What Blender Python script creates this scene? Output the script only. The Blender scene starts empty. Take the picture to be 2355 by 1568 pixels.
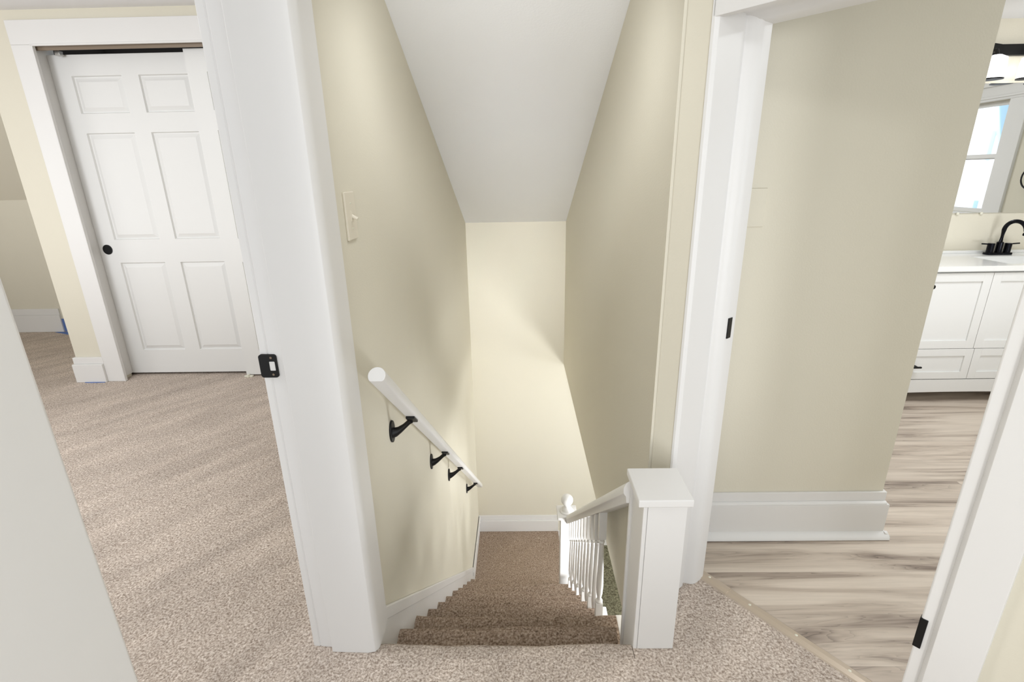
import bpy, bmesh, math, random
from mathutils import Vector, Matrix
S = bpy.context.scene
COL = S.collection
random.seed(4)
# ------------------------------------------------------------------ camera
W_PX, F_PX = 2355.0, 1154.51
cam_d = bpy.data.cameras.new('camera')
cam = bpy.data.objects.new('camera', cam_d); COL.objects.link(cam)
t, r, y = math.radians(18.30455), math.radians(-1.05947), math.radians(1.02464)
fw = Vector((-math.sin(y) * math.cos(t), math.cos(y) * math.cos(t), -math.sin(t)))
rt = Vector((math.cos(y), math.sin(y), 0)); up = rt.cross(fw)
rt2 = rt * math.cos(r) + up * math.sin(r); up2 = rt2.cross(fw)
m = Matrix((rt2, up2, -fw)).transposed().to_4x4(); m.translation = Vector((0, 0, 1.35))
cam.matrix_world = m
cam_d.sensor_fit = 'HORIZONTAL'; cam_d.sensor_width = 36.0
cam_d.lens = 36.0 * F_PX / W_PX; cam_d.clip_start = 0.02
S.camera = cam
# ------------------------------------------------------------------ world
S.view_settings.view_transform = 'Standard'
S.view_settings.look = 'None'
S.view_settings.gamma = 1.0
S.view_settings.use_curve_mapping = False
S.view_settings.exposure = 0.0
world = bpy.data.worlds.new('world'); S.world = world; world.use_nodes = True
bg = world.node_tree.nodes['Background']
bg.inputs['Color'].default_value = (0.90, 0.955, 1.0, 1); bg.inputs['Strength'].default_value = 1.0
# ------------------------------------------------------------------ lights
def area(name, loc, target, sx, sy, power, color=(1, 0.98, 0.95), spread=180):
    d = bpy.data.lights.new(name, 'AREA'); d.shape = 'RECTANGLE'; d.size = sx; d.size_y = sy
    d.energy = power; d.color = color; d.spread = math.radians(spread)
    o = bpy.data.objects.new(name, d); COL.objects.link(o); o.location = loc
    o.rotation_euler = (Vector(target) - Vector(loc)).to_track_quat('-Z', 'Y').to_euler()
    return o
def point(name, loc, power, rad, color=(1, 0.97, 0.92)):
    d = bpy.data.lights.new(name, 'POINT'); d.energy = power; d.shadow_soft_size = rad; d.color = color
    o = bpy.data.objects.new(name, d); COL.objects.link(o); o.location = loc
    return o
sd = bpy.data.lights.new('fill_sun_from_behind', 'SUN'); sd.energy = 0.7; sd.angle = math.radians(12); sd.color = (0.94, 0.965, 1)  # added fill sun, tilted upward to brighten the sloped ceiling
so_ = bpy.data.objects.new('fill_sun_from_behind', sd); COL.objects.link(so_); so_.location = (0, -4, 2)
so_.rotation_euler = Vector((0.0, 1, 0.13)).to_track_quat('-Z', 'Y').to_euler()
COOL = (0.94, 0.965, 1.0)
area('landing_fill_light', (0.0, -1.25, 1.15), (0.0, 3.0, 0.9), 0.8, 1.3, 8, COOL)  # added fill behind the camera, standing in for an unseen window
area('stairwell_fill_light', (-0.03, 1.5, 1.86), (-0.03, 2.7, -1.2), 0.3, 0.2, 2.5, COOL)  # added fill for the stair walls and treads, no fixture modelled
area('stairwell_back_fill', (-0.03, 0.6, 1.98), (-0.03, 4.3, 0.35), 0.3, 0.25, 3.6, COOL, 36)  # added narrow-beam fill to lift the upper back wall
area('landing_ceiling_light', (0.0, -1.0, 2.15), (0.0, 1.6, 0.0), 0.22, 0.22, 7, COOL)
area('bedroom_top_fill', (-2.6, 1.2, 2.24), (-2.6, 1.6, 0.0), 1.2, 1.2, 52, COOL)  # added overhead fill for the bedroom
area('bedroom_side_fill', (-5.2, 1.2, 1.3), (-2.0, 1.8, 1.9), 1.3, 1.3, 17, COOL)  # added side fill aimed up to brighten the bedroom ceiling
area('bathroom_top_fill', (2.2, 1.9, 2.08), (2.3, 2.2, 0.0), 0.5, 0.5, 19, COOL)  # added overhead fill for the bathroom
area('house_fill_light', (8.5, -6.5, 4), (12, -7.3, 1.5), 2.0, 2.0, 420, COOL)  # added to brighten the front of the neighbour's house
area('bathroom_side_fill', (2.3, 0.5, 1.3), (1.1, 1.9, 0.3), 0.8, 0.8, 4, COOL)  # added fill for the bathroom partition and the floor before it
point('downstairs_ceiling_light', (1.5, 3.6, -0.52), 4, 0.10, COOL)
area('downstairs_window_light', (4.0, 2.6, -1.2), (-0.4, 3.0, -0.9), 1.4, 1.2, 62, COOL)
area('downstairs_fill', (1.3, 2.0, -1.5), (0.0, 2.4, 0.6), 0.5, 0.5, 52, COOL)  # added fill below the right wall, brightening the lower stairwell

# ------------------------------------------------------------------ materials
def srgb(c):
    return tuple(((v / 255) / 12.92 if v / 255 <= 0.04045 else ((v / 255 + 0.055) / 1.055) ** 2.4) for v in c) + (1,)
def newmat(name, col, rough=0.6, metal=0.0, spec=0.5):
    m = bpy.data.materials.new(name); m.use_nodes = True
    b = m.node_tree.nodes['Principled BSDF']
    b.inputs['Base Color'].default_value = srgb(col); b.inputs['Roughness'].default_value = rough
    b.inputs['Metallic'].default_value = metal; b.inputs['Specular IOR Level'].default_value = spec
    return m
def N(m, t, **kw):
    n = m.node_tree.nodes.new(t)
    for k, v in kw.items(): setattr(n, k, v)
    return n
def L(m, a, b): m.node_tree.links.new(a, b)
def bsdf(m): return m.node_tree.nodes['Principled BSDF']
def paint(name, col, rough, scale, bump, var=0.02, spec=0.5):
    m = newmat(name, col, rough, 0, spec)
    tc = N(m, 'ShaderNodeTexCoord')
    n1 = N(m, 'ShaderNodeTexNoise'); n1.inputs['Scale'].default_value = scale; n1.inputs['Detail'].default_value = 4
    L(m, tc.outputs['Object'], n1.inputs['Vector'])
    bp = N(m, 'ShaderNodeBump'); bp.inputs['Strength'].default_value = bump; bp.inputs['Distance'].default_value = 0.002
    L(m, n1.outputs['Fac'], bp.inputs['Height']); L(m, bp.outputs['Normal'], bsdf(m).inputs['Normal'])
    n2 = N(m, 'ShaderNodeTexNoise'); n2.inputs['Scale'].default_value = 2.2; n2.inputs['Detail'].default_value = 3
    L(m, tc.outputs['Object'], n2.inputs['Vector'])
    mx = N(m, 'ShaderNodeMix', data_type='RGBA')
    c = srgb(col)
    mx.inputs[6].default_value = tuple(v * (1 - var) for v in c[:3]) + (1,)
    mx.inputs[7].default_value = tuple(min(1, v * (1 + var)) for v in c[:3]) + (1,)
    L(m, n2.outputs['Fac'], mx.inputs[0]); L(m, mx.outputs[2], bsdf(m).inputs['Base Color'])
    return m
WALL = paint('wall_paint', (219, 213, 196), 0.75, 160, 0.25, 0.02, 0.3)
TRIM = paint('trim_paint', (227, 225, 222), 0.38, 30, 0.12, 0.012, 0.4)
CEIL = paint('ceiling_paint', (245, 245, 246), 0.85, 120, 0.25, 0.01, 0.2)
DOORM = paint('door_paint', (226, 225, 222), 0.42, 90, 0.12, 0.01, 0.4)
CABM = paint('cabinet_paint', (236, 236, 234), 0.4, 60, 0.03, 0.006)
QUARTZ = paint('countertop_white', (242, 242, 240), 0.12, 40, 0.0, 0.01)
PLATE = paint('switch_plastic', (222, 214, 196), 0.35, 60, 0.02, 0.01)
BLACK = newmat('black_metal', (10, 10, 11), 0.45, 0.3)
BLACKF = newmat('black_faucet_metal', (14, 15, 24), 0.22, 0.7)
DARK = paint('closet_painted_shade', (30, 24, 20), 0.9, 20, 0.1, 0.2)  # near-black colour paints in the shade inside the closet
BRONZE = newmat('brown_metal', (128, 112, 94), 0.45, 0.2)
STEEL = newmat('brushed_steel', (190, 188, 184), 0.3, 0.9)
CHROME = newmat('clear_plastic', (225, 222, 205), 0.15, 0.0)
MIRROR = newmat('mirror_silver', (240, 242, 242), 0.02, 1.0)
STRIPM = newmat('tan_metal', (196, 181, 164), 0.28, 0.35)
TAPE = paint('blue_tape', (96, 122, 178), 0.7, 120, 0.3, 0.1)
HOUSEM = newmat('white_siding', (246, 247, 250), 0.8)
HROOF = newmat('blue_grey_roof', (160, 190, 208), 0.8)
BULB = newmat('glowing_glass', (255, 255, 255), 0.3)
bsdf(BULB).inputs['Emission Color'].default_value = (0.98, 0.98, 1, 1); bsdf(BULB).inputs['Emission Strength'].default_value = 2.2
GLASS = newmat('window_glass', (255, 255, 255), 0.02)
bsdf(GLASS).inputs['Transmission Weight'].default_value = 1.0; bsdf(GLASS).inputs['IOR'].default_value = 1.02

def carpet(name, dark, mid, light, streak=0.25, scale=120):
    m = newmat(name, mid, 0.95, 0, 0.1)
    tc = N(m, 'ShaderNodeTexCoord')
    warp = N(m, 'ShaderNodeTexNoise'); warp.inputs['Scale'].default_value = 40; warp.inputs['Detail'].default_value = 2
    L(m, tc.outputs['Object'], warp.inputs['Vector'])
    add = N(m, 'ShaderNodeMixRGB', blend_type='ADD'); add.inputs[0].default_value = 0.012
    L(m, tc.outputs['Object'], add.inputs[1]); L(m, warp.outputs['Color'], add.inputs[2])
    n1 = N(m, 'ShaderNodeTexNoise'); n1.inputs['Scale'].default_value = scale; n1.inputs['Detail'].default_value = 3; n1.inputs['Roughness'].default_value = 0.6
    L(m, add.outputs[0], n1.inputs['Vector'])
    cr = N(m, 'ShaderNodeValToRGB')
    e = cr.color_ramp.elements
    e[0].position = 0.30; e[0].color = srgb(dark); e[1].position = 0.68; e[1].color = srgb(light)
    k = e.new(0.48); k.color = srgb(mid)
    L(m, n1.outputs['Fac'], cr.inputs['Fac'])
    # vacuum streaks where the pile leans differently
    mr0 = N(m, 'ShaderNodeMapping'); mr0.inputs['Rotation'].default_value = (0, 0, math.radians(-50))
    L(m, tc.outputs['Object'], mr0.inputs['Vector'])
    mp = N(m, 'ShaderNodeMapping'); mp.inputs['Scale'].default_value = (1.6, 6.5, 1)
    L(m, mr0.outputs['Vector'], mp.inputs['Vector'])
    n2 = N(m, 'ShaderNodeTexNoise'); n2.inputs['Scale'].default_value = 1.0; n2.inputs['Detail'].default_value = 5; n2.inputs['Roughness'].default_value = 0.6
    L(m, mp.outputs['Vector'], n2.inputs['Vector'])
    mr = N(m, 'ShaderNodeMapRange'); mr.inputs['From Min'].default_value = 0.3; mr.inputs['From Max'].default_value = 0.7
    mr.inputs['To Min'].default_value = 1 - streak; mr.inputs['To Max'].default_value = 1 + streak * 0.8
    L(m, n2.outputs['Fac'], mr.inputs['Value'])
    mul = N(m, 'ShaderNodeVectorMath', operation='MULTIPLY')
    L(m, cr.outputs['Color'], mul.inputs[0]); L(m, mr.outputs['Result'], mul.inputs[1])
    L(m, mul.outputs[0], bsdf(m).inputs['Base Color'])
    bp = N(m, 'ShaderNodeBump'); bp.inputs['Strength'].default_value = 0.9; bp.inputs['Distance'].default_value = 0.006
    L(m, n1.outputs['Fac'], bp.inputs['Height']); L(m, bp.outputs['Normal'], bsdf(m).inputs['Normal'])
    return m
CARPET = carpet('beige_carpet', (138, 122, 109), (191, 176, 163), (232, 220, 209), 0.20, 150)
CARPETS = carpet('shaded_stair_carpet', (104, 86, 72), (156, 136, 119), (196, 178, 161), 0.07, 130)  # same carpet toned darker, stairwell shade put into the colour
CARPETG = carpet('shaded_olive_carpet', (66, 64, 50), (104, 101, 82), (140, 137, 114), 0.08, 70)  # dark olive tone includes the shade of the lower floor

def planks():
    m = newmat('vinyl_planks', (190, 176, 160), 0.42, 0, 0.4)
    tc = N(m, 'ShaderNodeTexCoord'); sp = N(m, 'ShaderNodeSeparateXYZ'); L(m, tc.outputs['Object'], sp.inputs[0])
    def mth(op, a, b=None, c=None):
        n = N(m, 'ShaderNodeMath', operation=op)
        for i, v in enumerate((a, b, c)):
            if v is None: continue
            if isinstance(v, (int, float)): n.inputs[i].default_value = v
            else: L(m, v, n.inputs[i])
        return n.outputs[0]
    yy = mth('DIVIDE', mth('SUBTRACT', sp.outputs['Y'], 1.804 - 1.8), 0.18)
    row = mth('FLOOR', yy)
    wn = N(m, 'ShaderNodeTexWhiteNoise', noise_dimensions='1D'); L(m, row, wn.inputs['W'])
    xo = mth('ADD', sp.outputs['X'], mth('MULTIPLY', wn.outputs['Value'], 7.0))
    colx = mth('FLOOR', mth('DIVIDE', xo, 3.4))
    cmb = N(m, 'ShaderNodeCombineXYZ'); L(m, row, cmb.inputs[0]); L(m, colx, cmb.inputs[1])
    w2 = N(m, 'ShaderNodeTexWhiteNoise', noise_dimensions='2D'); L(m, cmb.outputs[0], w2.inputs['Vector'])
    pr = w2.outputs['Value']
    # grain coordinates
    gx = mth('ADD', mth('MULTIPLY', sp.outputs['X'], 1.3), mth('MULTIPLY', pr, 37.0))
    gy = mth('MULTIPLY', sp.outputs['Y'], 15.0)
    gc = N(m, 'ShaderNodeCombineXYZ'); L(m, gx, gc.inputs[0]); L(m, gy, gc.inputs[1]); L(m, mth('MULTIPLY', pr, 9.0), gc.inputs[2])
    n1 = N(m, 'ShaderNodeTexNoise'); n1.inputs['Scale'].default_value = 1.0; n1.inputs['Detail'].default_value = 3; n1.inputs['Roughness'].default_value = 0.5; n1.inputs['Distortion'].default_value = 0.6
    L(m, gc.outputs[0], n1.inputs['Vector'])
    # cathedral lines: contours of the low noise
    ln = mth('FRACT', mth('MULTIPLY', n1.outputs['Fac'], 17.0))
    lr = N(m, 'ShaderNodeValToRGB'); le = lr.color_ramp.elements
    le[0].position = 0.0; le[0].color = (1, 1, 1, 1); le[1].position = 1.0; le[1].color = (0.0, 0.0, 0.0, 1)
    k = le.new(0.25); k.color = (0.35, 0.35, 0.35, 1); k = le.new(0.7); k.color = (0.05, 0.05, 0.05, 1)
    L(m, ln, lr.inputs['Fac'])
    n3 = N(m, 'ShaderNodeTexNoise'); n3.inputs['Scale'].default_value = 3.0; n3.inputs['Detail'].default_value = 6; n3.inputs['Roughness'].default_value = 0.75
    gc2 = N(m, 'ShaderNodeCombineXYZ'); L(m, mth('MULTIPLY', gx, 1.0), gc2.inputs[0]); L(m, mth('MULTIPLY', sp.outputs['Y'], 45.0), gc2.inputs[1])
    L(m, gc2.outputs[0], n3.inputs['Vector'])
    cr = N(m, 'ShaderNodeValToRGB'); e = cr.color_ramp.elements
    e[0].position = 0.30; e[0].color = srgb((128, 112, 101)); e[1].position = 0.62; e[1].color = srgb((214, 201, 186))
    k = e.new(0.46); k.color = srgb((190, 175, 160))
    L(m, n1.outputs['Fac'], cr.inputs['Fac'])
    f = mth('MULTIPLY_ADD', pr, 0.10, 0.94)
    f = mth('MULTIPLY', f, mth('MULTIPLY_ADD', n3.outputs['Fac'], 0.45, 0.78))
    dk = mth('SUBTRACT', 1.0, mth('MINIMUM', 1.0, mth('MAXIMUM', 0.0, mth('MULTIPLY', mth('SUBTRACT', n1.outputs['Fac'], 0.36), 5.0))))
    f = mth('MULTIPLY', f, mth('SUBTRACT', 1.0, mth('MULTIPLY', mth('MULTIPLY', lr.outputs['Color'], dk), 0.45)))
    # seams
    fy = mth('FRACT', yy); s1 = mth('LESS_THAN', mth('MINIMUM', fy, mth('SUBTRACT', 1.0, fy)), 0.006)
    fx = mth('FRACT', mth('DIVIDE', xo, 3.4)); s2 = mth('LESS_THAN', mth('MINIMUM', fx, mth('SUBTRACT', 1.0, fx)), 0.0012)
    f = mth('MULTIPLY', f, mth('SUBTRACT', 1.0, mth('MULTIPLY', mth('MAXIMUM', s1, s2), 0.12)))
    mul = N(m, 'ShaderNodeVectorMath', operation='MULTIPLY'); L(m, cr.outputs['Color'], mul.inputs[0]); L(m, f, mul.inputs[1])
    L(m, mul.outputs[0], bsdf(m).inputs['Base Color'])
    bp = N(m, 'ShaderNodeBump'); bp.inputs['Strength'].default_value = 0.15; bp.inputs['Distance'].default_value = 0.001
    L(m, n3.outputs['Fac'], bp.inputs['Height']); L(m, bp.outputs['Normal'], bsdf(m).inputs['Normal'])
    return m
PLANKS = planks()

# ------------------------------------------------------------------ helpers
def BM(): return bmesh.new()
def box(bm, x0, x1, y0, y1, z0, z1):
    v = [bm.verts.new((x, y, z)) for z in (z0, z1) for x, y in ((x0, y0), (x1, y0), (x1, y1), (x0, y1))]
    for f in ((3, 2, 1, 0), (4, 5, 6, 7), (0, 1, 5, 4), (1, 2, 6, 5), (2, 3, 7, 6), (3, 0, 4, 7)):
        bm.faces.new([v[i] for i in f])
def prism(bm, pts, fn, a, b):
    """pts: 2D outline; fn(p, q, w) -> 3D; extruded from w=a to w=b"""
    A = [bm.verts.new(fn(p[0], p[1], a)) for p in pts]; B = [bm.verts.new(fn(p[0], p[1], b)) for p in pts]
    bm.faces.new(A); bm.faces.new(B[::-1])
    n = len(pts)
    for i in range(n):
        bm.faces.new((A[i], B[i], B[(i + 1) % n], A[(i + 1) % n]))
def XY(p, q, w): return (p, q, w)     # outline on plan, extruded up
def YZ(p, q, w): return (w, p, q)     # outline in side view, extruded in x
def XZ(p, q, w): return (p, w, q)     # outline in front view, extruded in y
def lathe(bm, prof, cx, cy, n=20, z0=0.0):
    rings = []
    for rr, z in prof:
        rings.append([bm.verts.new((cx + rr * math.cos(2 * math.pi * i / n), cy + rr * math.sin(2 * math.pi * i / n), z0 + z)) for i in range(n)])
    for a, b in zip(rings, rings[1:]):
        for i in range(n): bm.faces.new((a[i], a[(i + 1) % n], b[(i + 1) % n], b[i]))
    bm.faces.new(rings[0][::-1]); bm.faces.new(rings[-1])
def tube(bm, pts, rad, n=12, flat=1.0):
    pts = [Vector(p) for p in pts]; rings = []
    for i, p in enumerate(pts):
        d = (pts[min(i + 1, len(pts) - 1)] - pts[max(i - 1, 0)]).normalized()
        a = d.cross(Vector((0, 0, 1)))
        if a.length < 1e-3: a = d.cross(Vector((1, 0, 0)))
        a.normalize(); b = a.cross(d).normalized()
        rr = rad[i] if isinstance(rad, (list, tuple)) else rad
        rings.append([bm.verts.new(p + a * rr * math.cos(2 * math.pi * k / n) + b * rr * flat * math.sin(2 * math.pi * k / n)) for k in range(n)])
    for a, b in zip(rings, rings[1:]):
        for i in range(n): bm.faces.new((a[i], a[(i + 1) % n], b[(i + 1) % n], b[i]))
    bm.faces.new(rings[0][::-1]); bm.faces.new(rings[-1])
def origin_of(o):
    v = Vector((0, 0, 0))
    while o: v += o.location; o = o.parent
    return v
def obj(name, bm, mat, parent=None, bevel=0, smooth=False, seg=2, origin=None):
    """link one mesh; a top-level mesh gets its own origin, a part shares its thing's origin"""
    bmesh.ops.recalc_face_normals(bm, faces=bm.faces[:])
    off = origin_of(parent) if parent else Vector(origin or (0, 0, 0))
    for v in bm.verts: v.co -= off
    me = bpy.data.meshes.new(name); bm.to_mesh(me); bm.free()
    me.materials.append(mat)
    o = bpy.data.objects.new(name, me); COL.objects.link(o)
    if parent: o.parent = parent
    else: o.location = off
    if smooth:
        for p in me.polygons: p.use_smooth = True
        me.set_sharp_from_angle(angle=math.radians(42))
    if bevel:
        md = o.modifiers.new('bevel', 'BEVEL'); md.width = bevel; md.segments = seg; md.limit_method = 'ANGLE'; md.angle_limit = math.radians(35)
        for p in me.polygons: p.use_smooth = True
        md2 = o.modifiers.new('wn', 'WEIGHTED_NORMAL'); md2.keep_sharp = True
    return o
def tag(o, label, cat, group=None, kind=None):
    o['label'] = label; o['category'] = cat
    if group: o['group'] = group
    if kind: o['kind'] = kind
    return o
def thing(name, loc, label, cat, group=None, kind=None):
    o = bpy.data.objects.new(name, None); COL.objects.link(o); o.location = loc; o.empty_display_size = 0.05
    return tag(o, label, cat, group, kind)
def struct(name, bm, mat, label, cat, bevel=0, origin=None):
    return tag(obj(name, bm, mat, None, bevel, origin=origin), label, cat, kind='structure')
def xform(bm, M):
    for v in bm.verts: v.co = M @ v.co
# frame of the diagonal bathroom doorway: u runs along the opening towards the camera, v goes into the bathroom
A0 = Vector((0.447, 1.311, 0)); U = Vector((0.6532, -0.7572, 0)); V = Vector((0.7572, 0.6532, 0))
def UV(p, q, w): 
    v = A0 + U * p + V * q; return (v.x, v.y, w)
def ubox(bm, u0, u1, v0, v1, z0, z1):
    prism(bm, [(u0, v0), (u1, v0), (u1, v1), (u0, v1)], UV, z0, z1)

XL, XR, YB = -0.45, 0.393, 4.30       # stairwell left wall, right wall, back wall
RUN, RISE, Y0 = 0.2207, 0.1863, 1.167 # stairs
ZL, ZF = -2.12, -2.30                 # lower landing, first floor
CZ = 2.33                             # landing ceiling
def slope(Y): return 0.975 + (YB - Y) * 0.4115
YS = YB - (CZ - 0.975) / 0.4115       # where the slope meets the flat ceiling

# ------------------------------------------------------------------ floors
bm = BM()
# carpeted upper floor: landing + bedroom; outline on plan
pB = UV(0.02, 0.212, 0); pC = UV(0.70, 0.212, 0)
prism(bm, [(-5.4, -1.3), (1.75, -1.3), (pC[0], pC[1]), (pB[0], pB[1]), (0.44, 1.40), (0.44, 1.30), (0.345, 1.30), (0.345, 1.15), (0.324, 1.15), (0.324, 1.107), (-0.47, 1.107), (-0.47, 1.2), (-0.60, 1.2), (-0.60, 4.7), (-5.4, 4.7)], XY, -0.10, 0.0)
struct('floor', bm, CARPET, 'beige tufted carpet covering the upstairs landing and the bedroom', 'floor')
bm = BM()
prism(bm, [(pB[0], pB[1]), (pC[0], pC[1]), (3.5, -0.3), (3.5, 3.35), (0.55, 3.35), (0.55, 1.5)], XY, -0.10, -0.004)
struct('floor_bathroom', bm, PLANKS, 'grey-beige wood-look plank floor of the bathroom', 'floor')
bm = BM(); box(bm, XL, 0.36, Y0 + 10 * RUN - 0.05, YB, ZL - 0.15, ZL)
struct('floor_lower_landing', bm, CARPETS, 'shade-darkened carpeted square landing at the foot of the stairs', 'floor')
bm = BM(); box(bm, 0.36, 4.2, 0.6, YB, ZF - 0.1, ZF)
struct('floor_downstairs', bm, CARPETG, 'shade-darkened olive carpet of the lower floor seen past the balusters', 'floor')

# ------------------------------------------------------------------ walls and ceilings
bm = BM()
ys = 1.16
prism(bm, [(ys, ZL - 0.15), (YB + 0.1, ZL - 0.15), (YB + 0.1, slope(YB + 0.1) + 0.02), (ys, slope(ys) + 0.02)], YZ, -0.62, XL)
struct('wall_left', bm, WALL, 'beige wall on the left side of the stairwell', 'wall')
bm = BM()
prism(bm, [(-1.3, 0), (0.30, 0), (0.30, CZ + 0.02), (-1.3, CZ + 0.02)], YZ, -0.62, XL)
box(bm, -0.62, XL, 0.30, 1.16, 2.05, CZ + 0.02)
struct('wall_left_near', bm, WALL, 'beige wall around the bedroom doorway nearest the camera', 'wall')
bm = BM()
prism(bm, [(1.366, -0.305), (YB, -0.305), (YB, slope(YB) + 0.02), (1.366, slope(1.366) + 0.02)], YZ, XR, XR + 0.06)
struct('wall_right', bm, WALL, 'beige wall on the right side of the stairwell, open underneath', 'wall')
bm = BM(); box(bm, XL - 0.1, 4.2, YB, YB + 0.1, ZF - 0.1, 1.1)
struct('wall_back', bm, WALL, 'pale beige wall at the foot of the stairwell', 'wall')
bm = BM()
# angled wall of the bathroom doorway (left sliver, above the head, right part)
ubox(bm, -0.0700, -0.004, 0.0, 0.12, -0.30, CZ)
ubox(bm, 0.0, 0.64, 0.02, 0.12, 1.9, CZ)
ubox(bm, 0.72, 2.3, 0.0, 0.12, 0.0, CZ)
struct('wall_angled', bm, WALL, 'beige angled wall around the bathroom doorway', 'wall')
bm = BM(); box(bm, 0.46, 1.366, 1.645, 1.76, 0, 2.14)
struct('wall_bathroom', bm, WALL, 'beige partition wall just inside the bathroom doorway', 'wall')
bm = BM(); box(bm, 1.2, 3.51, 3.24, 3.34, 0, 2.2)
struct('wall_bathroom_back', bm, WALL, 'beige bathroom wall behind the vanity and mirror', 'wall')
bm = BM()
# right bathroom wall with the window opening
wy0, wy1, wz0, wz1 = 1.98, 2.63, 1.02, 1.79
box(bm, 3.41, 3.51, -0.3, wy0, 0, 2.2); box(bm, 3.41, 3.51, wy1, 3.24, 0, 2.2)
box(bm, 3.41, 3.51, wy0, wy1, 0, wz0); box(bm, 3.41, 3.51, wy0, wy1, wz1, 2.2)
struct('wall_bathroom_right', bm, WALL, 'beige bathroom wall with the window, seen in the mirror', 'wall')
bm = BM(); box(bm, 0.55, 3.51, 1.3, 3.34, 2.125, 2.2); ubox(bm, 0.0, 1.6, 0.12, 0.4, 2.125, 2.2)
struct('ceiling_bathroom', bm, CEIL, 'white bathroom ceiling', 'ceiling')
bm = BM()
prism(bm, [(YB + 0.1, slope(YB + 0.1)), (YS, CZ), (-1.3, CZ), (-1.3, CZ + 0.1), (YS, CZ + 0.1), (YB + 0.1, slope(YB + 0.1) + 0.12)], YZ, -0.62, 0.50)
prism(bm, [(0.50, -1.3), (1.9, -1.3), (1.9, -0.3), (0.62, 1.5), (0.50, 1.5)], XY, CZ, CZ + 0.1)
struct('ceiling', bm, CEIL, 'white sloped ceiling running down over the stairs', 'ceiling')
bm = BM(); box(bm, -5.5, -0.62, -1.3, 3.5, 2.30, 2.40)
struct('ceiling_bedroom', bm, CEIL, 'white flat ceiling of the bedroom', 'ceiling')
# bedroom closet wall with opening, knee wall behind
bm = BM()
CL = -3.15
box(bm, CL, -2.858, 3.30, 3.39, 0, 2.30); box(bm, -2.858, -1.05, 3.30, 3.39, 2.137, 2.30); box(bm, -1.05, -0.62, 3.30, 3.39, 0, 2.30)
box(bm, CL, CL + 0.09, 3.39, 4.60, 0, 2.30)
struct('wall_closet', bm, WALL, 'pale beige bedroom wall around the sliding-door closet', 'wall')
bm = BM()
box(bm, -5.5, CL, 4.555, 4.65, 0, 1.215)
prism(bm, [(4.555, 1.215), (3.47, 2.30), (3.47, 2.38), (4.65, 1.215)], YZ, -5.5, CL)
struct('wall_bedroom_back', bm, WALL, 'darker beige knee wall with sloped section in the bedroom alcove', 'wall')
bm = BM(); box(bm, -5.5, -5.4, -1.3, 4.65, 0, 2.30)
struct('wall_bedroom_left', bm, WALL, 'beige far left bedroom wall', 'wall')
bm = BM(); box(bm, 0.452, 4.2, 1.4, YB, -0.27, -0.15)
struct('ceiling_downstairs', bm, CEIL, 'white ceiling above the lower floor', 'ceiling')
bm = BM(); box(bm, 4.2, 4.3, 0.6, YB + 0.1, ZF - 0.1, -0.15); box(bm, -0.45, 4.2, 0.5, 0.6, ZF - 0.1, -0.11)
struct('wall_downstairs', bm, WALL, 'beige walls closing the lower floor', 'wall')
# closet interior
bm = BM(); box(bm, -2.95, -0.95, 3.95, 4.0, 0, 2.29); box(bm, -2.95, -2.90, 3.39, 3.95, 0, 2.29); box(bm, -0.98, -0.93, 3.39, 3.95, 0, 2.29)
struct('wall_closet_inside', bm, DARK, 'closet interior painted dark as shade above the sliding doors', 'wall')

# ------------------------------------------------------------------ stairs
stair = thing('staircase', (0, Y0, 0), 'carpeted straight staircase going down between beige walls to a square landing', 'staircase', kind='structure')
def step_bm(k, x0, x1):
    """k-th nosing; k=0 is the edge of the upper floor"""
    yn, zt = Y0 + k * RUN, -k * RISE
    bm = BM(); R = 0.026
    pts = [(yn - RUN - 0.012, zt - 0.004), (yn - 0.125, zt - 0.004), (yn - 0.085, zt - 0.001), (yn - 0.058, zt + 0.004), (yn - 0.040, zt + 0.009)]
    if k == 0: pts = [(yn - 0.060, zt)]
    e = 0.010 if k else 0.0
    for a in range(0, 8):
        th = math.pi / 2 - a * math.pi / 7
        pts.append((yn - R + R * math.cos(th), zt + e - R + R * math.sin(th)))
    pts += [(yn - R - 0.004, zt - 2 * R - 0.004), (yn - R - 0.008, zt - RISE - 0.02), (pts[0][0], zt - RISE - 0.02)]
    nx = 28
    rows = []
    rnd = random.Random(k)
    ph = rnd.random() * 6
    for i in range(nx + 1):
        x = x0 + (x1 - x0) * i / nx
        w = 0.003 * math.sin(8 * x + ph) + 0.002 * math.sin(21 * x + 2 * ph) + 0.001 * math.sin(47 * x + 3 * ph)
        rows.append([bm.verts.new((x, p[0] + (w if 0 < j < len(pts) - 3 else 0), p[1] + (0.5 * w if 0 < j < len(pts) - 3 and k else 0))) for j, p in enumerate(pts)])
    bm.faces.new(rows[0]); bm.faces.new(rows[-1][::-1])
    n = len(pts)
    for a, b in zip(rows, rows[1:]):
        for j in range(n): bm.faces.new((a[j], a[(j + 1) % n], b[(j + 1) % n], b[j]))
    return bm
for k in range(0, 11):
    xr = {0: 0.322, 1: 0.323, 2: 0.374}.get(k, 0.353)
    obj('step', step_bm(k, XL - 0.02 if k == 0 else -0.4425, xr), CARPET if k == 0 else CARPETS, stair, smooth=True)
# last riser
bm = BM(); box(bm, -0.437, 0.353, Y0 + 10 * RUN - 0.05, Y0 + 10 * RUN - 0.025, ZL, -10 * RISE - 0.03)
obj('riser', bm, CARPETS, stair)
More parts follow.
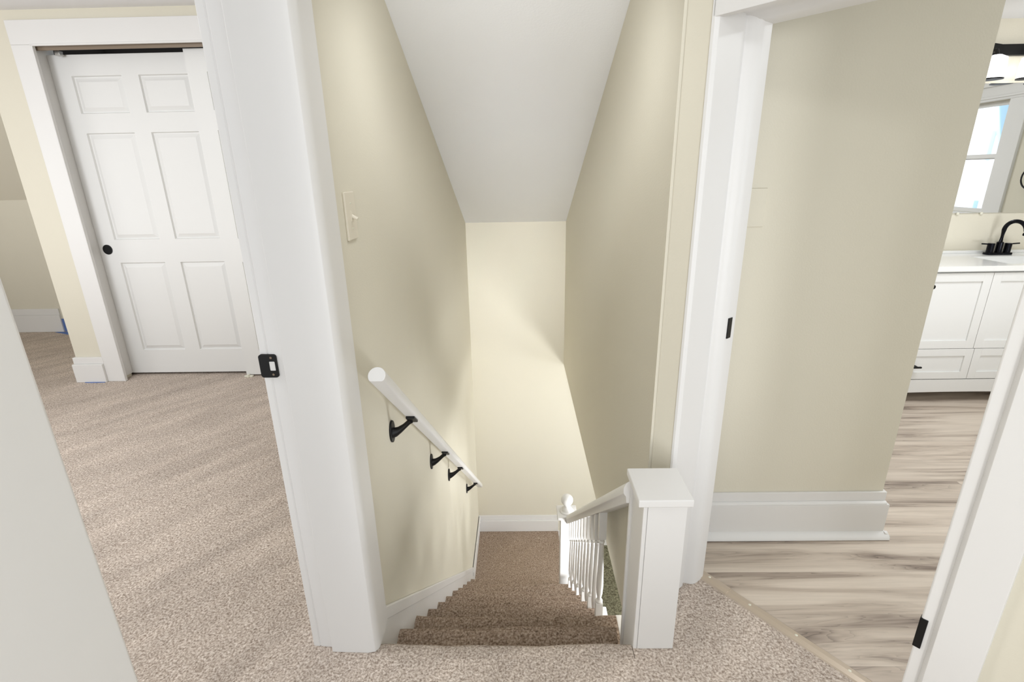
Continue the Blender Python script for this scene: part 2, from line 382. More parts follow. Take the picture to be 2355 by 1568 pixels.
# open stringer with white tread returns on the right
bm = BM()
for k in range(2, 11):
    yn, zt = Y0 + k * RUN, -k * RISE
    xa = 0.375 if k == 2 else 0.3535
    box(bm, xa, xa + 0.028, yn - RUN - 0.01, yn + 0.004, zt - 0.03, zt - 0.002)
o = obj('tread_return', bm, TRIM, stair, 0.004)
bm = BM()
pts = [(Y0 + 1 * RUN, -RISE * 1 - 0.03)]
for k in range(2, 11):
    pts += [(Y0 + (k - 1) * RUN, -RISE * k - 0.03), (Y0 + k * RUN, -RISE * k - 0.03)]
pts += [(Y0 + 10 * RUN, ZF), (Y0 + 10 * RUN - 0.4, ZF), (Y0 + 1 * RUN, -RISE * 1 - 0.35)]
prism(bm, pts, YZ, 0.355, 0.372)
obj('stringer', bm, TRIM, stair)

# skirt board on the left stair wall
def sk(Y): return 0.043 - 0.851 * (Y - 1.259)
bm = BM()
ye = 3.53
prism(bm, [(1.16, sk(1.16)), (ye, sk(ye)), (ye, ZL - 0.02), (3.3, ZL - 0.02), (1.16, -0.35)], YZ, XL, XL + 0.008)
prism(bm, [(1.16, sk(1.16)), (ye, sk(ye)), (ye + 0.012, sk(ye) - 0.014), (ye + 0.012, sk(ye) - 0.052), (1.16, sk(1.16) - 0.052)], YZ, XL + 0.006, XL + 0.0135)
box(bm, XL, XL + 0.010, ye, YB, ZL, ZL + 0.175); box(bm, XL, XL + 0.018, ye, YB, ZL + 0.135, ZL + 0.175)
struct('baseboard_left', bm, TRIM, 'white skirt board running down the left stair wall', 'baseboard', 0.003)
bm = BM()
box(bm, XL, 0.36, YB - 0.028, YB, ZL, ZL + 0.130); box(bm, XL, 0.36, YB - 0.012, YB, ZL + 0.130, ZL + 0.182)
box(bm, 0.36, 4.2, YB - 0.028, YB, ZF, ZF + 0.125); box(bm, 0.36, 4.2, YB - 0.012, YB, ZF + 0.125, ZF + 0.17)
struct('baseboard_back', bm, TRIM, 'white baseboard under the pale wall at the foot of the stairs', 'baseboard', 0.003)

# ------------------------------------------------------------------ newel at the top of the stairs
nw = thing('newel_post', (0.384, 1.225, 0), 'square white boxed newel post with flat cap beside the top step', 'post')
nx0, nx1, ny0, ny1 = 0.324, 0.443, 1.139, 1.306
bm = BM(); box(bm, nx0 + 0.008, nx1 - 0.006, ny0 + 0.006, ny1 - 0.006, -0.20, 0.512)
obj('core', bm, TRIM, nw)
bm = BM()
box(bm, nx0 + 0.012, nx1 - 0.001, ny0, ny0 + 0.010, 0.0, 0.512)
obj('front_panel', bm, TRIM, nw, 0.002)
for yy in (ny0 + 0.0005, ny1 - 0.014):
    bm = BM(); box(bm, nx0, nx0 + 0.0115, yy, yy + 0.0135, -0.20 if yy > 1.2 else 0.0, 0.512)
    obj('corner_board', bm, TRIM, nw, 0.002)
bm = BM(); box(bm, 0.303, 0.447, 1.112, ny1 - 0.04, 0.518, 0.540)
obj('cap', bm, TRIM, nw, 0.003)

# ------------------------------------------------------------------ balustrade
XB = 0.335
def railb(Y): return 0.387 - 0.835 * (Y - 1.31)
YN = 3.055
bal = thing('stair_balustrade', (XB, 2.2, railb(2.2)), 'white sloping balustrade with turned balusters on the right of the stairs', 'balustrade')
bm = BM()
prof = [(-0.020, 0), (0.020, 0), (0.022, 0.022), (0.030, 0.034), (0.031, 0.052), (0.024, 0.070), (0.010, 0.080), (-0.010, 0.080), (-0.024, 0.070), (-0.031, 0.052), (-0.030, 0.034), (-0.022, 0.022)]
def rl(p, q, w): return (XB + p, w, railb(w) + q)
prism(bm, prof, rl, ny1 - 0.008, YN - 0.05)
obj('handrail', bm, TRIM, bal, 0.002)
def baluster(Y):
    k = math.ceil((Y + 0.012 - Y0) / RUN); zb = -RISE * k - 0.004
    zt = railb(Y) + 0.012
    H = zt - zb; s = 0.0155
    bm = BM()
    ht = 0.135; hb = 0.10
    box(bm, XB - s, XB + s, Y - s, Y + s, zt - ht, zt); box(bm, XB - s, XB + s, Y - s, Y + s, zb, zb + hb)
    a, b = zb + hb - 0.002, zt - ht + 0.002; h = b - a
    pr = [(0.0145, 0), (0.016, 0.010), (0.010, 0.018), (0.009, 0.028), (0.013, 0.05), (0.0155, 0.085), (0.015, 0.12), (0.0125, h * 0.62), (0.0105, h - 0.05), (0.0095, h - 0.032), (0.0135, h - 0.024), (0.0095, h - 0.016), (0.015, h - 0.008), (0.0145, h)]
    lathe(bm, pr, XB, Y, 14, a)
    return bm
for i in range(11):
    Yb = 1.766 + 0.1104 * i
    bm = baluster(Yb)
    obj('baluster', bm, TRIM, bal, smooth=False)
lw = thing('newel_post', (XB - 0.015, YN, ZL), 'white square newel post with ball finial at the foot of the stairs', 'post')
lx = 0.318
bm = BM(); box(bm, lx - 0.047, lx + 0.047, YN - 0.047, YN + 0.047, ZL + 0.02, -0.985)
obj('shaft', bm, TRIM, lw, 0.003)
bm = BM(); box(bm, lx - 0.071, lx + 0.071, YN - 0.071, YN + 0.071, -0.985, -0.958)
obj('cap', bm, TRIM, lw, 0.004)
bm = BM(); zc = -0.862; R = 0.043
pr = [(0.052, -0.958), (0.050, -0.950), (0.038, -0.944), (0.036, -0.932), (0.024, -0.922), (0.020, -0.912)]
for i in range(1, 13):
    th = math.radians(-58 + i * (148 / 12)); pr.append((max(R * math.cos(th), 0.001), zc + R * math.sin(th)))
lathe(bm, pr, lx, YN, 24)
obj('ball_finial', bm, TRIM, lw, smooth=True)

# ------------------------------------------------------------------ wall handrail with brackets
wr = thing('wall_handrail', (-0.375, 2.4, -0.13), 'round white handrail on black brackets sloping down the left stair wall', 'handrail')
P0, P1 = Vector((-0.375, 1.205, 0.862)), Vector((-0.375, 3.80, -1.245))
dv = (P1 - P0).normalized(); nv = Vector((0, -dv.z, dv.y)) if False else Vector((1, 0, 0)).cross(dv).normalized()
bm = BM()
n = 20
prof = []
for i in range(n):
    a = 2 * math.pi * i / n
    px, pz = 0.0235 * math.cos(a), 0.0235 * math.sin(a)
    prof.append((px, pz))
upv = dv.cross(Vector((1, 0, 0))).normalized()
if upv.z < 0: upv = -upv
rings = []
for P in (P0, P1):
    rings.append([bm.verts.new(P + Vector((1, 0, 0)) * p + upv * max(q, -0.016)) for p, q in prof])
for i in range(n): bm.faces.new((rings[0][i], rings[0][(i + 1) % n], rings[1][(i + 1) % n], rings[1][i]))
bm.faces.new(rings[0][::-1]); bm.faces.new(rings[1])
obj('rail', bm, TRIM, wr, 0.002)
def railz(Y): return P0.z + (P1.z - P0.z) * (Y - P0.y) / (P1.y - P0.y)
for by in (1.542, 2.163, 2.650, 3.46):
    zr = railz(by) - 0.018 / abs(dv.y)
    zpl = zr - 0.048
    bm = BM()
    # wall plate: rounded disc-like oval standing off the wall
    N2 = 24
    prism(bm, [(0.028 * math.cos(2 * math.pi * i / N2) + by, zpl + 0.040 * math.sin(2 * math.pi * i / N2)) for i in range(N2)], YZ, XL - 0.001, XL + 0.007)
    br = obj('bracket', bm, BLACK, wr, 0.002)
    bm = BM()
    pts = [(XL + 0.004, by, zpl - 0.004), (XL + 0.014, by, zpl - 0.003), (XL + 0.030, by, zpl + 0.006), (XL + 0.048, by, zpl + 0.020), (XL + 0.062, by, zpl + 0.033), (XL + 0.072, by, zpl + 0.040)]
    tube(bm, pts, [0.021, 0.0165, 0.012, 0.009, 0.0085, 0.009], 14)
    obj('arm', bm, BLACK, br, smooth=True)
    bm = BM()
    for sgn in (0,):
        c = Vector((-0.375, by, zr - 0.001))
        for du in (-1, 1): pass
        vs = []
        for ww in (-0.006, 0.003):
            for a, b in ((-0.015, -0.030), (0.015, -0.030), (0.015, 0.030), (-0.015, 0.030)):
                vs.append(bm.verts.new(c + Vector((a, 0, 0)) + dv * b + upv * ww))
        for f in ((0, 1, 2, 3), (4, 5, 6, 7), (0, 1, 5, 4), (1, 2, 6, 5), (2, 3, 7, 6), (3, 0, 4, 7)): bm.faces.new([vs[i] for i in f])
    obj('saddle', bm, BLACK, br, 0.002)

# ------------------------------------------------------------------ light switch
sw = thing('light_switch', (XL, 1.365, 1.255), 'beige toggle light switch plate on the left stairwell wall', 'light switch')
bm = BM(); box(bm, XL - 0.001, XL + 0.0065, 1.325, 1.403, 1.192, 1.316)
obj('plate', bm, PLATE, sw, 0.003)
bm = BM(); box(bm, XL + 0.006, XL + 0.0085, 1.358, 1.370, 1.240, 1.268)
tube(bm, [(XL + 0.006, 1.364, 1.254), (XL + 0.022, 1.364, 1.246)], [0.0055, 0.004], 8)
obj('toggle', bm, PLATE, sw)
for z in (1.222, 1.286):
    bm = BM(); prism(bm, [(1.364 + 0.0028 * math.cos(i * math.pi / 5), z + 0.0028 * math.sin(i * math.pi / 5)) for i in range(10)], YZ, XL + 0.006, XL + 0.0075)
    obj('screw', bm, CHROME, sw)

ps = thing('light_switch', (0.738, 1.645, 1.238), 'beige switch plate on the bathroom partition, mostly hidden behind the door jamb', 'light switch')
bm = BM(); box(bm, 0.700, 0.776, 1.639, 1.646, 1.179, 1.297)
obj('plate', bm, WALL, ps, 0.002)
# ------------------------------------------------------------------ bedroom doorway jambs
HD = 2.03
bm = BM()
# plan outline of the far jamb: rabbet, stop face, eased corner, casing on the stair side
prism(bm, [(-0.640, 1.152), (-0.622, 1.150), (-0.620, 1.153), (-0.617, 1.150), (-0.578, 1.147), (-0.576, 1.131), (-0.468, 1.127), (-0.447, 1.131), (-0.438, 1.142), (-0.436, 1.160), (-0.436, 1.240), (-0.4495, 1.242), (-0.60, 1.24), (-0.645, 1.24)], XY, 0.0, HD)
struct('trim_1', bm, TRIM, 'white painted door jamb post between the bedroom doorway and the stairs', 'door frame', 0.0015, origin=(-0.54, 1.18, 0))
bm = BM()
prism(bm, [(-0.436, 0.29), (-0.436, 0.411), (-0.440, 0.4155), (-0.50, 0.42), (-0.62, 0.42), (-0.64, 0.40), (-0.64, 0.30), (-0.452, 0.29)], XY, 0.0, HD)
struct('trim_2', bm, TRIM, 'white door casing in the left foreground', 'door frame', 0.0015, origin=(-0.54, 0.35, 0))
bm = BM(); box(bm, -0.64, -0.436, 0.31, 1.24, HD - 0.03, HD + 0.10)
struct('trim_3', bm, TRIM, 'white head casing over the bedroom doorway', 'door frame', 0.002)
# strike plate on the far jamb, lip wrapping the edge
sp = thing('strike_plate', (-0.62, 1.15, 0.914), 'black strike plate with latch hole on the bedroom door jamb', 'strike plate')
def rrect(cx, cz, w, h, r, n=5):
    out = []
    for sx, sz, a0 in ((1, 1, 0), (-1, 1, 90), (-1, -1, 180), (1, -1, 270)):
        for i in range(n + 1):
            a = math.radians(a0 + 90 * i / n)
            out.append((cx + sx * (w / 2 - r) + r * math.cos(a), cz + sz * (h / 2 - r) + r * math.sin(a)))
    return out
def ring_plate(bm, outer, inner, fn, a, b):
    for w in (a, b):
        pass
    vo = [[bm.verts.new(fn(p[0], p[1], w)) for p in outer] for w in (a, b)]
    vi = [[bm.verts.new(fn(p[0], p[1], w)) for p in inner] for w in (a, b)]
    n = len(outer)
    for i in range(n):
        j = (i + 1) % n
        bm.faces.new((vo[0][i], vo[0][j], vi[0][j], vi[0][i])); bm.faces.new((vo[1][i], vi[1][i], vi[1][j], vo[1][j]))
        bm.faces.new((vo[0][i], vo[1][i], vo[1][j], vo[0][j])); bm.faces.new((vi[0][i], vi[0][j], vi[1][j], vi[1][i]))
bm = BM()
ring_plate(bm, rrect(-0.620, 0.914, 0.044, 0.060, 0.007), rrect(-0.6105, 0.914, 0.014, 0.024, 0.002), XZ, 1.1445, 1.1515)
obj('plate', bm, BLACK, sp)
bm = BM(); box(bm, -0.6185, -0.6025, 1.1455, 1.1505, 0.901, 0.927)
obj('latch_hole_lining', bm, TRIM, sp)
for z in (0.892, 0.936):
    bm = BM(); prism(bm, [(-0.611 + 0.003 * math.cos(i * math.pi / 4), z + 0.003 * math.sin(i * math.pi / 4)) for i in range(8)], XZ, 1.1435, 1.146)
    obj('screw', bm, BRONZE, sp)

# ------------------------------------------------------------------ bathroom doorway frame
bm = BM()
prism(bm, [(-0.004, 0.05), (-0.004, -0.004), (0.004, -0.004), (0.012, 0.004), (0.012, 0.120), (0.007, 0.124), (0.007, 0.134), (0.013, 0.138), (0.026, 0.146), (0.034, 0.158), (0.036, 0.172), (0.037, 0.205), (0.034, 0.2125), (-0.03, 0.2125), (-0.03, 0.05)], UV, 0.0, 1.72)
struct('trim_4', bm, TRIM, 'white moulded left jamb of the bathroom doorway behind the newel post', 'door frame', 0.001, origin=UV(0, 0.1, 0))
bm = BM()
prism(bm, [(-0.004, 1.68), (0.018, 1.68), (0.018, 1.70), (0.120, 1.704), (0.138, 1.702), (0.150, 1.694), (0.170, 1.690), (0.210, 1.690), (0.2125, 1.90), (-0.004, 1.90)], lambda p, q, w: UV(w, p, q), -0.001, 0.66)
struct('trim_5', bm, TRIM, 'white moulded head of the bathroom doorway', 'door frame', 0.001, origin=UV(0.3, 0.1, 1.8))
bm = BM()
prism(bm, [(0.640, -0.001), (0.648, -0.018), (0.722, -0.018), (0.724, 0.0), (0.724, 0.10), (0.632, 0.10), (0.632, 0.004), (0.617, 0.003), (0.617, -0.006), (0.620, -0.008), (0.636, -0.006)][::-1], UV, 0.0, 1.90)
struct('trim_6', bm, TRIM, 'white casing on the right side of the bathroom doorway', 'door frame', 0.001, origin=UV(0.67, 0.04, 0))
o = thing('strike_plate', UV(0.618, 0, 0.40), 'black strike plate low on the right bathroom door casing', 'strike plate')
bm = BM(); ubox(bm, 0.6155, 0.6295, -0.0105, 0.004, 0.366, 0.442)
obj('plate', bm, BLACK, o, 0.001)
o = thing('strike_plate', UV(0.036, 0.19, 0.92), 'narrow black strike plate on the left bathroom door jamb', 'strike plate')
bm = BM(); ubox(bm, 0.030, 0.0385, 0.166, 0.186, 0.888, 0.949)
obj('plate', bm, BLACK, o, 0.0005)

# ------------------------------------------------------------------ carpet transition strips
def strip(name, u0, u1, v0a, v0b, w, z, label):
    o = thing(name, UV(u0, v0a, 0), label, 'floor trim')
    bm = BM()
    du = u1 - u0
    def st(p, q, s):
        return UV(u0 + du * s, v0a + (v0b - v0a) * s + p, q)
    prism(bm, [(0, 0.0), (0.004, z), (w * 0.5, z + 0.0022), (w - 0.004, z), (w, 0.0)], st, 0, 1)
    obj('strip', bm, STRIPM, o)
    return o
so = strip('threshold_strip', 0.105, 0.64, 0.192, 0.166, 0.040, 0.003, 'long tan metal carpet strip along the bathroom threshold')
so2 = strip('threshold_strip', 0.024, 0.128, 0.194, 0.189, 0.042, 0.0055, 'short tan metal strip overlapping the threshold next to the left jamb')
for i, (su, sv) in enumerate(((0.056, 0.218), (0.202, 0.209), (0.348, 0.203), (0.494, 0.195), (0.60, 0.19))):
    bm = BM(); lathe(bm, [(0.0045, 0), (0.0045, 0.001), (0.003, 0.0022), (0.0008, 0.0026)], *UV(su, sv, 0)[:2], 12, 0.0068 if i == 0 else 0.0042)
    obj('screw', bm, CHROME, so2 if i == 0 else so, smooth=True)

# ------------------------------------------------------------------ baseboard on the bathroom partition
bm = BM()
x0, x1 = 0.60, 1.366
yw = 1.645
def lay(z0, z1, d):
    prism(bm, [(x0, yw - d), (x1 + d, yw - d), (x1 + d, yw + 0.11), (x1, yw + 0.11), (x1, yw), (x0, yw)], XY, z0, z1)
lay(0.012, 0.142, 0.022); lay(0.142, 0.190, 0.010)
prism(bm, [(0, 0), (0, 0.026), (0.010, 0.022), (0.022, 0.012), (0.026, 0)], lambda p, q, w: (w, yw - 0.020 - p, q - 0.002), x0, x1 + 0.036)
prism(bm, [(0, 0), (0, 0.026), (0.010, 0.022), (0.022, 0.012), (0.026, 0)], lambda p, q, w: (x1 + 0.020 + p, w, q - 0.002), yw - 0.034, yw + 0.11)
prism(bm, [(0, 0), (0, 0.012), (0.009, 0.008), (0.012, 0)], lambda p, q, w: (w, yw - 0.010 - p, 0.142 + q), x0, x1 + 0.012)
struct('baseboard_bathroom', bm, TRIM, 'white stepped baseboard wrapping the end of the bathroom partition', 'baseboard', 0.002)

# ------------------------------------------------------------------ bedroom closet: casing, doors, baseboards
bm = BM()
cy0, cy1 = 3.278, 3.30
box(bm, -2.946, -2.822, cy0, cy1, 0, 2.118); box(bm, -2.946, -0.93, cy0, cy1, 2.118, 2.245)
box(bm, -1.05, -0.93, cy0, cy1, 0, 2.118)
box(bm, -2.852, -2.818, cy0 + 0.006, cy0 + 0.02, 0, 2.118); box(bm, -2.828, -2.818, cy0 - 0.003, cy0 + 0.008, 0, 2.118); box(bm, -2.834, -1.04, cy0 - 0.003, cy0 + 0.01, 2.110, 2.122)
struct('trim_7', bm, TRIM, 'wide flat white casing around the closet doors', 'door frame', 0.003)
bm = BM(); box(bm, -2.875, -2.853, 3.285, 3.46, 0.02, 2.125); box(bm, -1.06, -1.03, 3.29, 3.46, 0.0, 2.125)
struct('trim_8', bm, TRIM, 'white inner jamb of the closet opening', 'door frame', 0.001)
tr = thing('door_track', (-1.9, 3.36, 2.12), 'brown metal sliding track above the closet doors', 'track')
bm = BM(); prism(bm, [(3.305, 2.132), (3.310, 2.094), (3.318, 2.094), (3.322, 2.125), (3.42, 2.125), (3.42, 2.135), (3.305, 2.135)], YZ, -2.85, -1.06)
obj('fascia', bm, BRONZE, tr)
for x in (-2.76,):
    bm = BM(); box(bm, x, x + 0.03, 3.35, 3.38, 2.075, 2.10)
    obj('roller_bracket', bm, STEEL, tr, 0.002)
def panel_door(x0, x1, yf, z0, z1, xs, zs, name, label):
    o = thing(name, ((x0 + x1) / 2, yf + 0.017, z0), label, 'door', kind='structure')
    bm = BM()
    # front skin as a grid with recessed raised panels
    xe = sorted({x0, x1, *[v for p in xs for v in p]}); ze = sorted({z0, z1, *[v for p in zs for v in p]})
    def V_(x, y, z): return bm.verts.new((x, y, z))
    for i in range(len(xe) - 1):
        for j in range(len(ze) - 1):
            a, b, c, d = xe[i], xe[i + 1], ze[j], ze[j + 1]
            if (a, b) in xs and (c, d) in zs:
                lv = [(0, 0), (0.005, 0.013), (0.010, 0.013), (0.034, 0.002), (0.036, 0.002)]
                rg = [[V_(a + s, yf + dp, c + s), V_(b - s, yf + dp, c + s), V_(b - s, yf + dp, d - s), V_(a + s, yf + dp, d - s)] for s, dp in lv]
                for r0, r1 in zip(rg, rg[1:]):
                    for q in range(4): bm.faces.new((r0[q], r0[(q + 1) % 4], r1[(q + 1) % 4], r1[q]))
                bm.faces.new(rg[-1])
            else:
                bm.faces.new((V_(a, yf, c), V_(b, yf, c), V_(b, yf, d), V_(a, yf, d)))
    vs = [V_(x, y, z) for y in (yf, yf + 0.034) for x, z in ((x0, z0), (x1, z0), (x1, z1), (x0, z1))]
    for f in ((4, 5, 6, 7), (0, 1, 5, 4), (1, 2, 6, 5), (2, 3, 7, 6), (3, 0, 4, 7)): bm.faces.new([vs[i] for i in f])
    bmesh.ops.remove_doubles(bm, verts=bm.verts[:], dist=0.0002)
    ob = obj('panel', bm, DOORM, o)
    return o
xs = [(-2.733, -2.424), (-2.318, -2.008)]; zs = [(0.192, 0.825), (0.980, 1.646), (1.760, 1.972)]
d1 = panel_door(-2.852, -1.89, 3.400, 0.018, 2.088, xs, zs, 'door_1', 'white six-panel sliding closet door with round black finger pull')
bm = BM()
lathe(bm, [(0.033, 0.0), (0.033, 0.003), (0.029, 0.004), (0.027, 0.0015), (0.001, 0.001)], 0, 0, 28)
xform(bm, Matrix.Translation((-2.796, 3.4005, 0.916)) @ Matrix.Rotation(math.radians(90), 4, 'X'))
pull = obj('finger_pull', bm, BLACK, d1); pull['label'] = 'round black finger pull'
d2 = panel_door(-1.985, -1.06, 3.352, 0.012, 2.096, [(-1.865 + 0.0, -1.556), (-1.45, -1.14)], zs, 'door_2', 'white sliding closet door in front, mostly hidden behind the jamb post')
fg = thing('floor_guide', (-1.975, 3.35, 0), 'small white plastic guide under the sliding closet doors', 'door guide')
bm = BM(); box(bm, -1.99, -1.93, 3.325, 3.345, 0.0, 0.012); box(bm, -1.97, -1.955, 3.320, 3.345, 0.0, 0.02)
obj('bracket', bm, CHROME, fg, 0.002)
bm = BM()
box(bm, CL - 0.012, -2.946, 3.262, 3.30, 0, 0.135); box(bm, CL - 0.006, -2.940, 3.276, 3.30, 0.135, 0.182)
box(bm, CL - 0.012, CL, 3.30, 4.55, 0, 0.135); box(bm, CL - 0.006, CL, 3.30, 4.55, 0.135, 0.182)
struct('baseboard_closet', bm, TRIM, 'short white baseboard left of the closet casing', 'baseboard', 0.003)
bm = BM(); box(bm, -5.4, -4.365, 4.535, 4.555, 0, 0.165); box(bm, -5.4, -4.365, 4.542, 4.555, 0.165, 0.225)
struct('baseboard_bedroom', bm, TRIM, 'white baseboard under the darker alcove wall', 'baseboard', 0.003)
bm = BM(); box(bm, -4.365, -4.20, 4.548, 4.555, 0, 0.125)
prism(bm, [(-4.45, 4.53), (-4.20, 4.53), (-4.20, 4.42)], XY, 0.0, 0.002)
tag(obj('masking_tape', bm, TAPE, origin=(-4.3, 4.54, 0)), 'blue masking tape at the end of the alcove baseboard', 'tape')
bm = BM()
rnd = random.Random(7)
top = [(-3.10 + 0.012 * i, 3.262) for i in range(13)]
bot = [(x, 3.262 - 0.004 - 0.014 * rnd.random() * math.sin(math.pi * i / 12)) for i, (x, _) in enumerate(top)]
prism(bm, top + bot[::-1], XY, 0.0, 0.004)
tag(obj('masking_tape', bm, TAPE, origin=(-3.03, 3.26, 0)), 'torn blue masking tape under the baseboard beside the closet casing', 'tape')

# ------------------------------------------------------------------ bathroom vanity
VF, VB = 2.80, 3.238
vx = [1.87, 2.255, 2.640, 3.025, 3.39]
van = thing('vanity_cabinet', (2.6, VF, 0), 'white shaker vanity cabinet with doors above drawers in the bathroom', 'cabinet')
bm = BM(); box(bm, 1.87, 3.39, VF + 0.022, VB, 0.07, 0.700)
for q in ((1.87, 2.74, VF + 0.022, VB), (3.19, 3.39, VF + 0.022, VB), (2.74, 3.19, VF + 0.022, VF + 0.035), (2.74, 3.19, 3.105, VB)): box(bm, *q, 0.700, 0.797)
box(bm, 1.87, 1.93, VF + 0.022, VB, 0, 0.07); box(bm, 3.33, 3.39, VF + 0.022, VB, 0, 0.07)
obj('body', bm, CABM, van)
bm = BM()
pts = [(1.87, 0.146), (1.87, 0.0), (1.93, 0.0)]
for i in range(17): 
    s = i / 16; pts.append((1.97 + s * 1.32, 0.052 + 0.014 * math.sin(math.pi * s)))
pts += [(3.33, 0.0), (3.39, 0.0), (3.39, 0.146)]
prism(bm, pts, XZ, VF + 0.002, VF + 0.022)
obj('valance', bm, CABM, van, 0.001)
def shaker(x0, x1, z0, z1, st, name):
    bm = BM(); g = 0.0015
    x0 += g; x1 -= g; z0 += g; z1 -= g
    box(bm, x0, x1, VF + 0.008, VF + 0.020, z0, z1)
    box(bm, x0, x0 + st, VF, VF + 0.008, z0, z1); box(bm, x1 - st, x1, VF, VF + 0.008, z0, z1)
    box(bm, x0 + st, x1 - st, VF, VF + 0.008, z0, z0 + st); box(bm, x0 + st, x1 - st, VF, VF + 0.008, z1 - st, z1)
    return obj(name, bm, CABM, van, 0.0008)
for i in range(4):
    dr = shaker(vx[i], vx[i + 1], 0.341, 0.788, 0.048, 'door')
    kx = vx[i + 1] - 0.03 if i % 2 == 0 else vx[i] + 0.045
    bm = BM(); tube(bm, [(kx, VF, 0.716), (kx, VF - 0.018, 0.716), (kx, VF - 0.028, 0.716)], [0.006, 0.006, 0.0125], 14)
    obj('knob', bm, BLACK, dr, smooth=True)
for i in (0, 2):
    dw = shaker(1.87 if i == 0 else 2.65, 2.65 if i == 0 else 3.39, 0.150, 0.341, 0.044, 'drawer')
    cx = 2.29 if i == 0 else 3.02
    bm = BM(); tube(bm, [(cx - 0.055, VF - 0.028, 0.236), (cx + 0.055, VF - 0.028, 0.236)], 0.006, 10)
    for dx in (-0.035, 0.035): tube(bm, [(cx + dx, VF, 0.236), (cx + dx, VF - 0.028, 0.236)], 0.006, 10)
    obj('handle', bm, BLACK, dw, smooth=True)
ct = thing('countertop', (2.62, 3.0, 0.797), 'glossy white vanity countertop with integrated sinks and low backsplash', 'countertop')
bm = BM()
cxs = 2.966
x0, x1, y0, y1, zt = 1.85, 3.405, 2.785, 3.238, 0.828
# slab with a rectangular basin sunk around the faucet
bx0, bx1, by0, by1 = cxs - 0.22, cxs + 0.22, 2.84, 3.10
gx = [x0, bx0, bx1, x1]; gy = [y0, by0, by1, y1]
for i in range(3):
    for j in range(3):
        if i == 1 and j == 1: continue
        box(bm, gx[i], gx[i + 1], gy[j], gy[j + 1], 0.799, zt)
obj('slab', bm, QUARTZ, ct)
bm = BM(); 
rg = []
for s, z in ((0.002, zt - 0.001), (0.004, zt - 0.02), (0.03, zt - 0.10), (0.08, zt - 0.12)):
    rg.append([bm.verts.new(p) for p in ((bx0 + s, by0 + s, z), (bx1 - s, by0 + s, z), (bx1 - s, by1 - s, z), (bx0 + s, by1 - s, z))])
for a, b in zip(rg, rg[1:]):
    for q in range(4): bm.faces.new((a[q], a[(q + 1) % 4], b[(q + 1) % 4], b[q]))
bm.faces.new(rg[-1])
obj('sink_basin', bm, QUARTZ, ct)
bm = BM(); box(bm, x0, x1, 3.222, 3.238, zt, zt + 0.018)
obj('backsplash', bm, QUARTZ, ct, 0.002)
# faucet
fy = 3.165
fa = thing('faucet', (cxs, fy, zt), 'black two-handle arched faucet on the white bathroom countertop', 'faucet')
bm = BM(); prism(bm, rrect(cxs, fy, 0.158, 0.05, 0.018), XY, zt, zt + 0.014)
obj('base', bm, BLACKF, fa, 0.003)
bm = BM(); lathe(bm, [(0.019, 0.012), (0.018, 0.074), (0.014, 0.078)], cxs, fy, 20, zt)
pts = [(cxs, fy, zt + 0.07)]
R = 0.058
for i in range(17):
    a = math.radians(180 - i * 200 / 16)
    pts.append((cxs + 0.012 * (1 - math.cos(math.radians(i * 11))) , fy - R - R * math.cos(a), zt + 0.148 + R * math.sin(a)))
tube(bm, pts, 0.0115, 14)
obj('spout', bm, BLACKF, fa, smooth=True)
for sx in (-1, 1):
    bm = BM(); hx = cxs + sx * 0.052
    lathe(bm, [(0.0185, 0.012), (0.0185, 0.066), (0.017, 0.070)], hx, fy, 20, zt)
    tube(bm, [(hx, fy, zt + 0.064), (hx + sx * 0.062, fy - 0.004, zt + 0.068)], 0.0042, 10)
    obj('handle', bm, BLACKF, fa, smooth=True)
# mirror
mi = thing('wall_mirror', (2.9, 3.238, 1.44), 'large frameless mirror above the vanity reflecting a window', 'mirror')
bm = BM(); box(bm, 2.0, 3.395, 3.231, 3.238, 1.076, 1.800)
obj('glass', bm, MIRROR, mi)
for x in (2.715, 2.86, 3.2):
    bm = BM(); box(bm, x - 0.007, x + 0.007, 3.226, 3.238, 1.066, 1.082)
    obj('clip', bm, CHROME, mi, 0.002)
# vanity light
vl = thing('vanity_light', (3.0, 3.2, 1.97), 'black bar vanity light with glowing glass shades above the mirror', 'light fixture')
bm = BM(); prism(bm, rrect(2.99, 1.965, 0.74, 0.055, 0.01), XZ, 3.205, 3.239)
prism(bm, [(2.612, 2.035), (2.630, 2.035), (2.645, 2.0), (2.70, 1.992), (2.70, 1.96), (2.612, 1.95)], XZ, 3.20, 3.239)
obj('backplate', bm, BLACK, vl)
for x in (2.645, 2.845, 3.045, 3.245):
    bm = BM(); tube(bm, [(x, 3.22, 1.962), (x, 3.16, 1.955), (x, 3.15, 1.93)], 0.010, 10)
    am = obj('arm', bm, BLACK, vl, smooth=True)
    bm = BM(); lathe(bm, [(0.020, 1.93), (0.048, 1.915), (0.052, 1.88), (0.052, 1.812), (0.050, 1.812)], x, 3.15, 24)
    obj('shade', bm, BULB, am, smooth=True)
    bm = BM(); lathe(bm, [(0.053, 1.806), (0.053, 1.813), (0.047, 1.815)], x, 3.15, 24)
    obj('rim', bm, BLACK, am)
# towel ring on the right wall (seen in the mirror)
tw = thing('towel_ring', (3.41, 2.95, 1.27), 'black towel ring on the beige wall, seen in the mirror', 'towel ring')
bm = BM()
pts = [(3.375, 2.95 + 0.072 * math.sin(2 * math.pi * i / 28), 1.272 + 0.072 * math.cos(2 * math.pi * i / 28)) for i in range(29)]
tube(bm, pts, 0.005, 10)
obj('ring', bm, BLACK, tw, smooth=True)
bm = BM(); tube(bm, [(3.411, 2.95, 1.345), (3.372, 2.95, 1.345)], 0.012, 14)
obj('mount', bm, BLACK, tw, smooth=True)
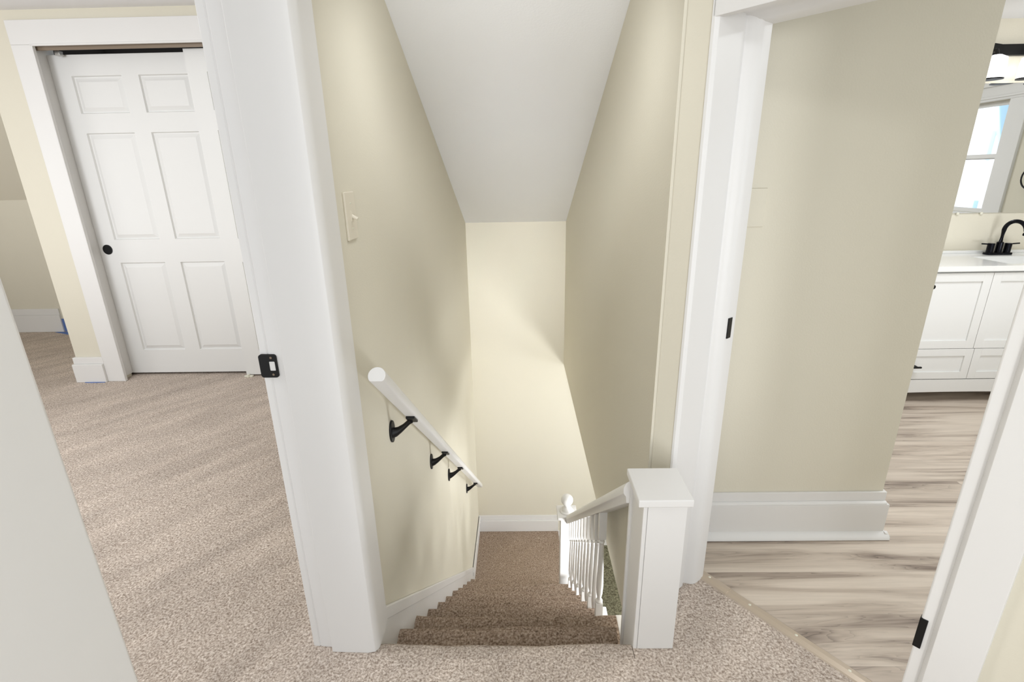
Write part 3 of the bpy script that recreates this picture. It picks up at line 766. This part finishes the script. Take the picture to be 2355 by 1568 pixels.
# bathroom window
wn = thing('window_1', (3.42, 2.3, 1.02), 'white double-hung bathroom window, seen in the mirror', 'window', kind='structure')
bm = BM()
c = 3.392
for a, b, z0, z1 in ((wy1 - 0.012, wy1 + 0.13, wz0 - 0.10, wz1), (wy0 - 0.13, wy0 + 0.012, wz0 - 0.10, wz1)): box(bm, c, 3.412, a, b, z0, z1)
box(bm, c, 3.412, wy0 - 0.13, wy1 + 0.13, wz1, wz1 + 0.11); box(bm, c - 0.018, 3.412, wy0 - 0.14, wy1 + 0.14, wz1 + 0.095, wz1 + 0.125); box(bm, c - 0.008, 3.412, wy0 - 0.13, wy1 + 0.13, wz1 + 0.015, wz1 + 0.03)
box(bm, c - 0.03, 3.412, wy0 - 0.14, wy1 + 0.14, wz0 - 0.03, wz0)
obj('window_casing', bm, TRIM, wn, 0.002)
bm = BM(); zm = 1.415
for z0, z1, xx in ((zm - 0.018, wz1, 3.46), (wz0, zm + 0.018, 3.435)):
    box(bm, xx, xx + 0.025, wy0, wy0 + 0.03, z0, z1); box(bm, xx, xx + 0.025, wy1 - 0.02, wy1, z0, z1)
    box(bm, xx, xx + 0.025, wy0, wy1, z0, z0 + 0.03); box(bm, xx, xx + 0.025, wy0, wy1, z1 - 0.03, z1)
obj('sash', bm, TRIM, wn, 0.002)
bm = BM(); box(bm, 3.47, 3.474, wy0 + 0.03, wy1 - 0.02, zm, wz1 - 0.02); box(bm, 3.445, 3.449, wy0 + 0.03, wy1 - 0.02, wz0 + 0.02, zm)
obj('pane', bm, GLASS, wn)
# neighbour's house outside the window
hs = thing('neighbour_house', (12, -8, -3), 'white house outside the bathroom window, seen in the mirror', 'house')
bm = BM(); prism(bm, [(-13, -3), (-6.9, -3), (-6.9, 1.9), (-7.32, 3.1), (-13, 6.0)], YZ, 12, 18)
obj('siding', bm, HOUSEM, hs)
bm = BM(); prism(bm, [(-6.8, 1.7), (-6.9, 1.7), (-7.36, 3.02), (-13, 5.95), (-13, 6.1), (-7.3, 3.14)], YZ, 11.8, 18)
obj('roof', bm, HROOF, hs)
for z in (-0.2, 1.5):
    bm = BM(); box(bm, 11.97, 12.02, -7.38, -7.26, z, z + 0.7)
    obj('window', bm, HROOF, hs)
